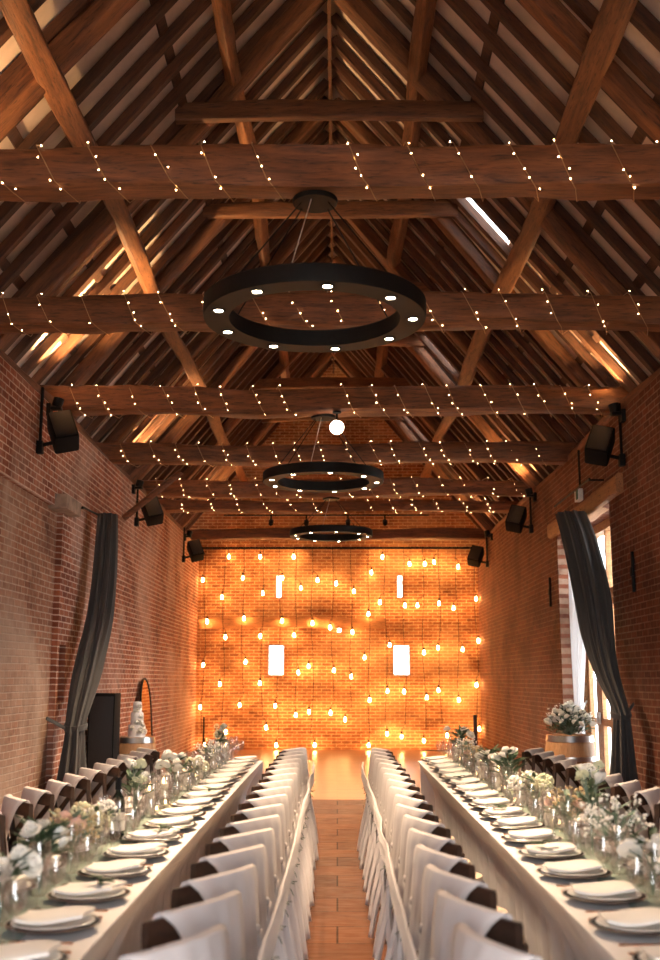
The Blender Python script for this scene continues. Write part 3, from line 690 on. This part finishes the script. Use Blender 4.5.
# ------------------------------------------------------------------ chairs
def make_chair():
    t = thing('crossback_chair', '', 'chair')
    dw = M['darkwood']
    m = MB(); m.lathe([(0,.425),(.19,.425),(.20,.435),(.20,.455),(.19,.462),(0,.462)], 28)
    for v in m.bm.verts: v.co.x *= 1.0 if v.co.y < 0 else 1.02; v.co.y = v.co.y*.9+.02
    m.build('seat', dw, t)
    m = MB(); m.lathe([(0,.463),(.175,.463),(.19,.475),(.185,.492),(.15,.5),(0,.502)], 28)
    for v in m.bm.verts: v.co.y = v.co.y*.9+.02
    m.build('cushion', M['cushion'], t)
    for s in (-1,1):
        MB().tube([(s*.15,.155,.43),(s*.165,.165,.2),(s*.175,.175,0)], [.018,.016,.014], 8).build('leg', dw, t)
        MB().tube([(s*.175,-.27,0),(s*.175,-.20,.25),(s*.18,-.165,.45),(s*.19,-.175,.65),(s*.205,-.205,.86)], [.015,.018,.019,.018,.016], 8).build('rear_leg', dw, t)
    def rail(u): x = (u-.5)*.44; return x, -.205-.055*(1-(2*u-1)**2)
    m = MB()
    def fr(u, v):
        x, y = rail(u); a = 2*PI*v; return Vector((x, y+.013*math.copysign(abs(math.cos(a))**.5, math.cos(a)), .865+.036*math.copysign(abs(math.sin(a))**.5, math.sin(a))+.012*(1-(2*u-1)**2)))
    g = m.grid(fr, 16, 10); m.bm.faces.new([g[0][j] for j in range(10)]); m.bm.faces.new([g[-1][j] for j in range(10)][::-1]); bmesh.ops.remove_doubles(m.bm, verts=m.bm.verts[:], dist=1e-5)
    m.build('top_rail', dw, t)
    for s in (-1,1):
        pts = [(s*(.175-.36*u), -.200-.048*math.sin(PI*u)-.008*s-.012*u, .50+.345*u) for u in [k/8 for k in range(9)]]
        MB().tube(pts, .017, 6, flat=.45).build('cross_slat', dw, t)
    m = MB(); m.tube([(s_*.168, .165, .22) for s_ in (-1,1)], .009, 6); m.tube([(s_*.172,-.205,.22) for s_ in (-1,1)], .009, 6)
    for s in (-1,1): m.tube([(s*.17,.17,.17),(s*.175,-.21,.19)], .009, 6)
    m.build('stretcher', dw, t)
    return t
def make_sash(side, near):
    """cloth laid over the top rail towards end x = side*.2, knotted and falling in two tails"""
    t = thing('chair_sash', '', 'sash')
    x0, x1 = -.18*side, .235*side
    def raily(x): u = x/.44+.5; return -.205-.055*(1-(2*u-1)**2), .012*(1-(2*u-1)**2)
    prof = [(.080,.56),(.066,.70),(.046,.80),(.028,.88),(.016,.908),(0,.914),(-.018,.908),(-.028,.87),(-.034,.80),(-.042,.70),(-.060,.56)]
    def fn(u, v):
        k = v*(len(prof)-1); i = min(int(k), len(prof)-2); f = k-i
        py = prof[i][0]*(1-f)+prof[i+1][0]*f; pz = prof[i][1]*(1-f)+prof[i+1][1]*f
        x = x0+(x1-x0)*u
        if v > .6:
            g = (v-.6)/.4; x = x+(x1-.03*side-x)*.35*g
            pz += -.04*u*g
        ry, rz = raily(max(-.22, min(.22, x)))
        fold = .005*math.sin(u*26+v*3)*(.2+abs(v-.45)*2)
        return Vector((x, ry+py+fold, pz+rz))
    m = MB(); m.grid(fn, 14, 22); m.build('drape', M['sash'], t, solid=.004)
    kx, ky, kz = x1-.03*side, -.262, .70
    for q, (dx, dy, w, ph) in enumerate(((.02*side,-.085,.052,0.0),(-.05*side,-.03,.055,2.0))):
        def ft(u, v):
            ww = w*(.35+.65*min(1,v*1.6)); z = kz-v*(kz-.025)
            x = kx+dx*v*1.2+(u-.5)*ww+.012*math.sin(v*5+ph); y = ky+dy*v**1.6-.006*q+.014*math.sin(u*9+ph+v*2)*min(1,v*2)+.01*math.sin(v*6+ph)
            return Vector((x,y,z))
        m = MB(); m.grid(ft, 8, 16); m.build('tail', M['sash'], t, solid=.004)
    m = MB(); m.ball((kx-.01*side,ky+.005,kz+.005), .016, 2, (1.1,.8,1.2)); m.build('knot', M['sash'], t)
    m = MB(); rr = random.Random(int(side)+5)
    for k in range(4): leaf(m, (kx,ky-.02,kz-.10), (rr.uniform(-.6,.6), -.5, rr.uniform(-1,.5)), rr.uniform(.04,.07), .02)
    m.build('leaf_sprig', M['leaf'], t)
    return t
chP = Proto(make_chair()); saP = {1: Proto(make_sash(1,0)), -1: Proto(make_sash(-1,0))}
ROT = R(25)
rowname = {('L',1):'aisle row, cake-barrel side',('L',-1):'wall row, cake-barrel side',('R',1):'aisle row, doorway side',('R',-1):'wall row, doorway side'}
NC = 17
tips = {}
for k in 'LR':
    for inner in (1,-1):
        # facing direction: toward the table, turned a little toward the end wall
        right = (k == 'L') != (inner == 1)      # does the sitter face +X
        rt = R(33) if inner != 1 else R(30) if k == 'L' else R(22)
        fx = math.cos(rt)*(1 if right else -1); fy = math.sin(rt)
        rz = math.atan2(fy, fx)-PI/2
        rx = {('L',1):-.40,('L',-1):-1.83,('R',1):.40,('R',-1):1.90}[(k,inner)]
        for i in range(NC):
            yc = 2.95+.495*i + random.uniform(-.008,.008); jr = rz+random.uniform(-.03,.03); jx = random.uniform(-.012,.012)
            # rail sits .235 behind the chair origin
            ox = rx+jx+math.sin(-jr)*.235*1; oy = yc+math.cos(jr)*.235
            chP.put((ox, oy, 0), jr, 'dark crossback chair, %s from the near end, %s' % (rank(i), rowname[(k,inner)]), 'crossback chairs')
            side = 1 if not right else -1         # the sash hangs on the end of the rail away from the camera
            saP[side].put((ox, oy, 0), jr, 'white sash on the %s chair from the near end, %s' % (rank(i), rowname[(k,inner)]), 'chair sashes')
            if inner == 1:
                c, s = math.cos(jr), math.sin(jr); lx, ly = .205*side, -.318
                tips.setdefault(k, []).append(Vector((ox+c*lx-s*ly, oy+s*lx+c*ly, .74)))
for k, T in tips.items():
    pts = []
    for a, b in zip(T[:-1], T[1:]):
        for q in range(8):
            u = q/8; p = a.lerp(b, u); p.z -= .006*4*u*(1-u); pts.append(p)
    pts.append(T[-1].copy())
    m = MB()
    def fs(u, v):
        f = u*(len(pts)-1); i = min(int(f), len(pts)-2); p = pts[i].lerp(pts[i+1], f-i); q = (f % 8)/8
        wd = .072; sx = (1 if k == 'L' else -1)
        return p+Vector((sx*(.008+.007*math.sin(v*14+u*9)), 0, (.5-v)*wd*1.6-.01))
    m.grid(fs, len(pts)-1, 10); o = m.build('fabric_swag', M['sash'], solid=.006)
    tag(o, 'long white fabric swag along the chair backs of the %s' % rowname[(k,1)], 'swag', 'fabric swags')

# ------------------------------------------------------------------ place settings
def slot(i): return 3.34+.495*i
# bouquets stand in these gaps along the middle of each table: (table, x, y, keep-clear radius)
KEEP = [('L',-1.12,slot(0),.12),('L',-1.12,slot(13),.12),('R',1.18,slot(1),.12),('R',1.18,slot(14),.12)] + [('L',-1.12,slot(i),r) for i, r in ((1,.15),(2,.13),(3,.14),(4,.14),(6,.12),(9,.10),(11,.14),(15,.09))] + [('R',1.18,slot(i),r) for i, r in ((2,.15),(3,.14),(4,.09),(5,.14),(7,.15),(9,.11),(11,.11),(13,.13),(15,.11))]
def one(mb, name, mat, cat): return tag(mb.build(name, mat), '', cat)
chg = thing('charger_plate', '', 'charger plate')
MB().lathe([(0,.002),(.10,.002),(.12,.004),(.150,.016),(.154,.018),(.152,.021),(.12,.009),(.10,.007),(0,.007)], 40).build('dish', M['charger'], chg)
MB().lathe([(.150,.0165),(.1555,.0185),(.153,.0215),(.1495,.0205)], 40, closed=True).build('rim', M['steel'], chg)
P_ch = Proto(chg)
P_pl = Proto(one(MB().lathe([(0,.001),(.08,.001),(.095,.004),(.132,.015),(.135,.017),(.132,.019),(.095,.009),(.08,.006),(0,.006)], 40), 'dinner_plate', M['china'], 'plate'))
def napkin_mesh():
    m = MB(); b = bmesh.new(); bmesh.ops.create_cube(b, size=1)
    bmesh.ops.subdivide_edges(b, edges=b.edges[:], cuts=9, use_grid_fill=True)
    for v in b.verts:
        x, y, z = v.co; e = max(abs(x),abs(y))*2
        th = .020*(1-.55*max(0,(e-.6)/.4)**2)
        X = x*.22; Y = y*.165
        v.co = Vector((X+.006*math.sin(Y*30), Y+.008*math.sin(X*22), z*th+.012+.010*math.cos(X*7.5)+.007*math.sin(X*20+Y*12)+.014*(abs(X)/.11)**2*0.6))
    m.join(b); return m
P_nap = Proto(one(napkin_mesh(), 'napkin', M['napkin'], 'napkin'))
fk = thing('fork', '', 'fork')
m = MB(); m.tube([(0,-.10,.004),(0,-.02,.006),(0,.045,.009)], [.006,.0035,.003], 8, flat=.5); m.build('handle', M['copper'], fk)
m = MB(); m.box((0,.055,.009), (.022,.02,.003), bev=.001)
for s in (-1.5,-.5,.5,1.5): m.tube([(s*.0058,.062,.009),(s*.0058,.10,.007)], .0016, 5)
m.build('tines', M['copper'], fk); P_fk = Proto(fk)
kn = thing('knife', '', 'knife')
MB().tube([(0,-.11,.004),(0,-.06,.005),(0,0,.005)], [.006,.0075,.006], 8, flat=.6).build('handle', M['copper'], kn)
m = MB(); m.grid(lambda u, v: Vector(((u-.4)*.018*(1-.7*max(0,v-.7)/.3), v*.115, .005)), 2, 6); m.build('blade', M['copper'], kn, solid=.0018); P_kn = Proto(kn)
def wine(h, r, bowl):
    t = thing('wine_glass', '', 'glass')
    MB().lathe([(0,.001),(.034,.001),(.036,.003),(.02,.006),(.006,.012),(.004,.03),(.004,h-bowl-.01),(.008,h-bowl)], 18).build('stem', M['glass'], t)
    MB().lathe([(.006,h-bowl),(r*.6,h-bowl*.9),(r*.93,h-bowl*.7),(r,h-bowl*.5),(r*.95,h-bowl*.25),(r*.82,h)], 20).build('bowl', M['glass'], t)
    return t
P_w1 = Proto(wine(.235,.044,.115)); P_w2 = Proto(wine(.195,.038,.10))
P_tu = Proto(one(MB().lathe([(0,.004),(.028,.004),(.030,.0),(.034,.04),(.037,.095),(.0355,.095),(.031,.012),(0,.012)], 18), 'tumbler', M['glass'], 'glass'))
def leafy():
    m = MB(); rr = random.Random(3)
    for k in range(5): leaf(m, (0,0,.004*k), (math.cos(k*.9-1.6),math.sin(k*.9-1.6),.25), rr.uniform(.05,.075), .026)
    m.tube([(0,-.03,.0),(0,.0,.006),(.02,.03,.012)], .0025, 5); return m
P_lf = Proto(one(leafy(), 'leaf_sprig', M['leaf'], 'leaf sprig'))
for k in 'LR':
    x0, x1 = TAB[k]
    for inner in (1,-1):
        edge = (x1 if k == 'L' else x0) if inner == 1 else (x0 if k == 'L' else x1)
        d = (-1 if k == 'L' else 1)*inner            # direction from this edge to the middle
        ename = ('aisle edge' if inner == 1 else 'wall edge')+', '+SIDE[k]+' table'
        for i in range(17):
            y = 3.30+.495*i+(0 if inner == 1 else .12); px = edge+d*.165; rr = random.uniform
            px += rr(-.008,.008); y += rr(-.008,.008)
            P_ch.put((px,y,ZS+.008), 0, 'dark silver-rimmed charger, %s from the near end, %s' % (rank(i), ename), 'charger plates')
            P_pl.put((px,y,ZS+.016), 0, 'white dinner plate, %s from the near end, %s' % (rank(i), ename), 'dinner plates')
            P_nap.put((px-d*.005,y,ZS+.026), rr(-.12,.12), 'folded white napkin, %s plate from the near end, %s' % (rank(i), ename), 'napkins')
            if inner == 1:
                P_fk.put((px-d*.01, y-.19-.0, ZS), (PI/2 if d < 0 else -PI/2)+rr(-.05,.05), 'copper fork, %s place from the near end, %s' % (rank(i), ename), 'forks')
                P_kn.put((px-d*.01, y+.19, ZS), (PI/2 if d < 0 else -PI/2)+rr(-.05,.05), 'copper knife, %s place from the near end, %s' % (rank(i), ename), 'knives')
                if (k == 'L' and i in (2,5,9)) or (k == 'R' and i in (4,7,11)):
                    P_lf.put((px-d*.04, y-.02, ZS+.066), rr(0,6), 'green leaf sprig on the napkin, %s place from the near end, %s' % (rank(i), ename), 'leaf sprigs')
            def clear(gx, gy): return not any(b[0] == k and math.hypot(gx-b[1], gy-b[2]) < b[3]+.055 for b in KEEP)
            for P_, dx, dy, what, grp in ((P_w1,.30,.28,'tall wine glass','tall wine glasses'),(P_w2,.225,.235,'smaller wine glass','small wine glasses'),(P_tu,.33,.19,'water tumbler','water tumblers')):
                gx, gy = edge+d*dx+rr(-.003,.003), y+dy+rr(-.003,.003)
                if clear(gx, gy): P_.put((gx, gy, ZS+.008), 0, '%s, %s place from the near end, %s' % (what, rank(i), ename), grp)

# ------------------------------------------------------------------ flowers and candles
def bloom_meshes():
    r = MB(); petals(r, (0,0,0), 1.0, 1); me = r.build('rose', M['petal']); d = me.data; bpy.data.objects.remove(me)
    h = MB(); rr = random.Random(8)
    for k in range(70):
        z = rr.uniform(-.6,1); a = rr.uniform(0,6.28); q = math.sqrt(1-z*z); p = Vector((q*math.cos(a),q*math.sin(a),z))*.86
        h.ball(p, rr.uniform(.12,.2), 1, (1,1,1))
    me = h.build('hyd', M['petal_g']); e = me.data; bpy.data.objects.remove(me)
    return d, e
ROSE, HYD = bloom_meshes()
def add_bloom(parent, mesh, loc, r, rot, name):
    o = bpy.data.objects.new(name, mesh); C.objects.link(o); o.parent = parent; o.location = loc; o.scale = (r,r,r); o.rotation_euler = rot; return o
BL = {}
def mesh_with(mesh, mat):
    key = (mesh.name, mat.name)
    if key not in BL: c = mesh.copy(); c.materials.clear(); c.materials.append(mat); BL[key] = c
    return BL[key]
def bouquet(label, x, y, kind, H, spread, seed, z=None, vase=True, group='table bouquets'):
    rr = random.Random(seed); z = ZS if z is None else z
    t = thing('flower_bouquet', label, 'flowers', (x,y,z+(.008 if vase else 0)), 0, group)
    vh = H*.48 if vase else 0
    if vase:
        vr = .034
        MB().lathe([(0,.004),(vr*.8,.004),(vr,.03),(vr*.95,vh*.6),(vr*.62,vh*.85),(vr*.8,vh)], 18).build('vase', M['glass'], t)
    st = MB(); lf = MB(); sprays = MB()
    heads = []
    nb = {'rose':7,'tall':8,'hyd':5,'baby':0,'leafy':4,'dry':3,'big':48}[kind]
    for i in range(nb):
        a = rr.uniform(0,6.28) if kind != 'big' else i*2.4; q = spread*math.sqrt(rr.uniform(.02,1)); hh = H*rr.uniform(.78,1.0)-q*.35
        if kind == 'tall': q *= .6; hh = H*rr.uniform(.72,1.05)
        if kind == 'big': q = spread*math.sqrt((i+.5)/nb); hh = H*(1-.62*(q/spread)**2)*rr.uniform(.85,1.05)
        p = Vector((q*math.cos(a), q*math.sin(a), hh)); heads.append(p)
        st.tube([(0,0,.01 if vase else 0.0), (p.x*.15,p.y*.15,max(vh,H*.3)), tuple(p)], .003, 5)
        r = {'rose':.036,'tall':.026,'hyd':.05,'leafy':.032,'dry':.03,'big':.036}[kind]*rr.uniform(.8,1.2)
        tilt = Euler((rr.uniform(-.5,.5)-math.sin(a)*.5, rr.uniform(-.5,.5)+math.cos(a)*.5, rr.uniform(0,6)))
        mt = {'rose':M['petal'],'tall':M['petal_g'] if i % 3 else M['petal'],'hyd':M['petal_g'] if i % 2 else M['petal'],'leafy':M['petal'],'dry':M['blush'],'big':M['petal']}[kind]
        ms = HYD if (kind in ('hyd',) or (kind == 'tall' and i % 2)) else ROSE
        add_bloom(t, mesh_with(ms, mt), p, r, tilt, 'bloom')
    nl = {'rose':26,'tall':26,'hyd':22,'baby':14,'leafy':60,'dry':26,'big':330}[kind]
    for i in range(nl):
        a = rr.uniform(0,6.28); q = spread*rr.uniform(.1,.95); hh = max(vh, .05)+rr.uniform(-.02,1)*(H-vh)*.8*(1-.4*q/max(spread,.01))
        b0 = Vector((q*.45*math.cos(a), q*.45*math.sin(a), hh))
        if kind == 'big': b0 = Vector((q*.92*math.cos(a), q*.92*math.sin(a), rr.uniform(.12,.92)*H*(1-.55*(q/spread)**2)))
        leaf(lf, b0, (math.cos(a), math.sin(a), rr.uniform(.15 if vase else -.3,1.1)), rr.uniform(.05,.10), rr.uniform(.02,.036), curl=.1)
        if i % 3 == 0: st.tube([(0,0,max(.012,vh*.4)), tuple(b0)], .0022, 4)
    if kind in ('baby','dry','hyd','big'):
        for i in range({'baby':44,'dry':36,'hyd':16,'big':30}[kind]):
            a = rr.uniform(0,6.28); q = spread*math.sqrt(rr.random())*1.1; hh = H*rr.uniform(.62,1.08)-q*.3
            p = Vector((q*math.cos(a), q*math.sin(a), hh)); st.tube([(p.x*.2,p.y*.2,vh*.9 if vase else H*.3), tuple(p)], .0014, 4)
            for e in range(5): sprays.ball(p+Vector((rr.uniform(-.02,.02),rr.uniform(-.02,.02),rr.uniform(-.015,.015))), rr.uniform(.004,.008), 1)
        sprays.build('spray', M['dry'] if kind == 'dry' else M['petal'] if kind != 'hyd' else M['petal_g'], t)['kind'] = 'stuff'
    st.build('stems', M['leaf2'], t)
    lf.build('leaves', M['leaf2'] if kind in ('baby','dry') else M['leaf'], t)
    return t
lx, rx_ = -1.12, 1.18
bouquet('white roses with dark leaves at the near end of the cake-side table', lx,slot(1),'rose',.26,.11,1)
bouquet('eucalyptus with white blooms near the camera on the cake-side table', lx,slot(2),'leafy',.30,.10,2)
bouquet('small blush and dried flower spray on the cake-side table', lx,slot(3),'dry',.27,.10,3)
bouquet('pale hydrangea heads in a vase on the cake-side table', lx,slot(4),'hyd',.23,.10,4)
bouquet('tall cream stocks with dark leaves in a vase on the cake-side table', lx,slot(6),'tall',.34,.10,5)
bouquet('tall white roses in a vase halfway along the cake-side table', lx,slot(9),'rose',.33,.12,6)
bouquet('low white hydrangea past the tall roses on the cake-side table', lx,slot(11),'hyd',.20,.10,7)
bouquet('upright cream flowers at the far end of the cake-side table', lx,slot(15),'tall',.36,.08,8)
bouquet('white roses with dark leaves at the near end of the door-side table', rx_,slot(2),'rose',.25,.12,9)
bouquet('airy white spray in a vase near the camera on the door-side table', rx_,slot(3),'baby',.32,.13,10)
bouquet('tall cream stocks in a vase on the door-side table', rx_,slot(4),'tall',.45,.08,11)
bouquet('dried blush spray in a vase on the door-side table', rx_,slot(5),'dry',.25,.12,12)
bouquet('pale hydrangea heads in a vase on the door-side table', rx_,slot(7),'hyd',.26,.13,13)
bouquet('big leafy green bouquet with white blooms on the door-side table', rx_,slot(9),'leafy',.36,.17,15)
bouquet('dark leafy sprig vase past the big bouquet on the door-side table', rx_,slot(11),'leafy',.30,.10,16)
bouquet('small dried spray toward the far end of the door-side table', rx_,slot(13),'dry',.24,.10,18)
bouquet('dark leafy bouquet at the far end of the door-side table', rx_,slot(15),'leafy',.40,.15,17)
bouquet('airy white spray at the very near end of the cake-side table', lx,slot(0),'baby',.27,.11,31)
bouquet('airy white spray two thirds along the cake-side table', lx,slot(13),'baby',.28,.11,32)
bouquet('airy white spray at the very near end of the door-side table', rx_,slot(1),'baby',.26,.11,33)
bouquet('airy white spray near the far end of the door-side table', rx_,slot(14),'baby',.27,.11,34)
bouquet('large bouquet of white flowers standing on the barrel by the doorway', 2.80,13.6,'big',.39,.285,20,.905,False,'barrel bouquet')
def hurricane():
    t = thing('candle_holder', '', 'candle')
    MB().lathe([(0,.003),(.038,.003),(.04,.0),(.042,.02),(.042,.20),(.040,.20),(.040,.012),(0,.012)], 18).build('glass_cylinder', M['glass'], t)
    c = MB().lathe([(0,.014),(.030,.014),(.030,.145),(.026,.149),(0,.145)], 16).build('candle', M['wax'], t)
    MB().lathe([(0,.147),(.004,.154),(.006,.164),(.003,.176),(0,.182)], 8).build('flame', M['flame'], c); return t
def tealight():
    t = thing('tealight', '', 'candle')
    MB().lathe([(0,.003),(.026,.003),(.028,0),(.034,.05),(.036,.07),(.034,.07),(.03,.012),(0,.012)], 16).build('glass_cup', M['glass'], t)
    c = MB().lathe([(0,.013),(.019,.013),(.019,.028),(0,.028)], 14).build('candle', M['wax'], t)
    MB().lathe([(0,.028),(.004,.033),(.005,.040),(0,.054)], 8).build('flame', M['flame'], c); return t
P_hu = Proto(hurricane()); P_te = Proto(tealight())
HY = {'L':[7,8,10,12,14,16],'R':[0,6,8,10,12,16]}
for k in 'LR':
    xc = sum(TAB[k])/2
    for i, q in enumerate(HY[k]):
        P_hu.put((xc+random.uniform(-.01,.01), slot(q), ZS+.008), 0, 'white candle in a glass cylinder, %s from the near end, %s table' % (rank(i), SIDE[k]), 'cylinder candles')
        P_te.put((xc+random.choice([-1,1])*.03, slot(q)-.075 if i % 2 else slot(q)+.075, ZS+.008), 0, 'lit tealight in a glass cup, %s from the near end, %s table' % (rank(i), SIDE[k]), 'tealights')
wb = thing('wine_bottle', 'dark wine bottle standing among the glasses on the cake-side table', 'bottle', (-1.12,slot(5),ZS+.008))
MB().lathe([(0,.004),(.034,.004),(.037,.01),(.037,.18),(.03,.21),(.014,.235),(.0135,.29),(.016,.295),(.016,.305),(0,.305)], 20).build('body', M['bottleglass'], wb)
MB().lathe([(.0375,.05),(.0378,.05),(.0378,.14),(.0375,.14)], 20).build('label', M['plaque'], wb); MB().lathe([(.0145,.25),(.017,.25),(.0165,.31),(0,.312)], 14).build('foil', M['blackplastic'], wb)

# lamp stand at the corner by the end wall / reserved paper
cd = tag(MB().tube([(3.05,25.2,.02),(2.6,25.3,.02),(2.2,25.1,.02),(1.9,25.35,.02)], .012, 5).build('floor_cable', M['blackplastic']), 'black cable lying on the boards before the bulb wall', 'cable')
pf = thing('corner_stand', 'small black stand in the corner of the bulb wall by the cake-barrel side', 'stand', (-3.0,25.3,0))
MB().box((0,0,.015), (.3,.3,.03)).build('base', M['black'], pf, False); MB().tube([(0,0,.03),(0,0,.75)], .02, 8).build('post', M['black'], pf); MB().tube([(0,0,.1),(.5,0,.06)], .015, 6).build('arm', M['black'], pf)
ps = thing('corner_stand', 'dark post standing in the door-side corner of the bulb wall', 'stand', (3.05,24.9,0))
MB().box((0,0,.02), (.25,.25,.04)).build('base', M['black'], ps, False); MB().box((0,0,.42), (.08,.08,.78), bev=.01).build('post', M['darkwood'], ps)

# ------------------------------------------------------------------ world, daylight portals, camera
W = bpy.data.worlds.new('sky'); S.world = W; W.use_nodes = True
bg = W.node_tree.nodes['Background']; bg.inputs[0].default_value = (.93,.96,1,1); bg.inputs[1].default_value = 14.0
def portal(loc, rot, sx, sy):
    L = bpy.data.lights.new('portal','AREA'); L.shape = 'RECTANGLE'; L.size = sx; L.size_y = sy; L.cycles.is_portal = True
    o = bpy.data.objects.new('portal', L); C.objects.link(o); o.location = loc; o.rotation_euler = rot
portal((XR+.5, 14.8, 1.84), (0, R(90), 0), 3.7, 3.2)
portal((.05, YB-.5, 1.55), (R(90), 0, 0), 3.5, 3.1)
cam = bpy.data.cameras.new('camera'); co = bpy.data.objects.new('camera', cam); C.objects.link(co); S.camera = co
cam.sensor_fit = 'HORIZONTAL'; cam.sensor_width = 24; cam.lens = 40; cam.clip_end = 200; cam.clip_start = .05
co.location = (0,0,1.57); co.rotation_euler = (R(90+10.3), 0, 7/1100)
cam.dof.use_dof = True; cam.dof.focus_distance = 10; cam.dof.aperture_fstop = 2.2
vs = S.view_settings; vs.view_transform = 'Standard'; vs.look = 'None'; vs.exposure = .2; vs.gamma = 1; vs.use_curve_mapping = False
S.cycles.transparent_max_bounces = 40; S.cycles.max_bounces = 10; S.cycles.sample_clamp_indirect = 6; S.cycles.use_denoising = True
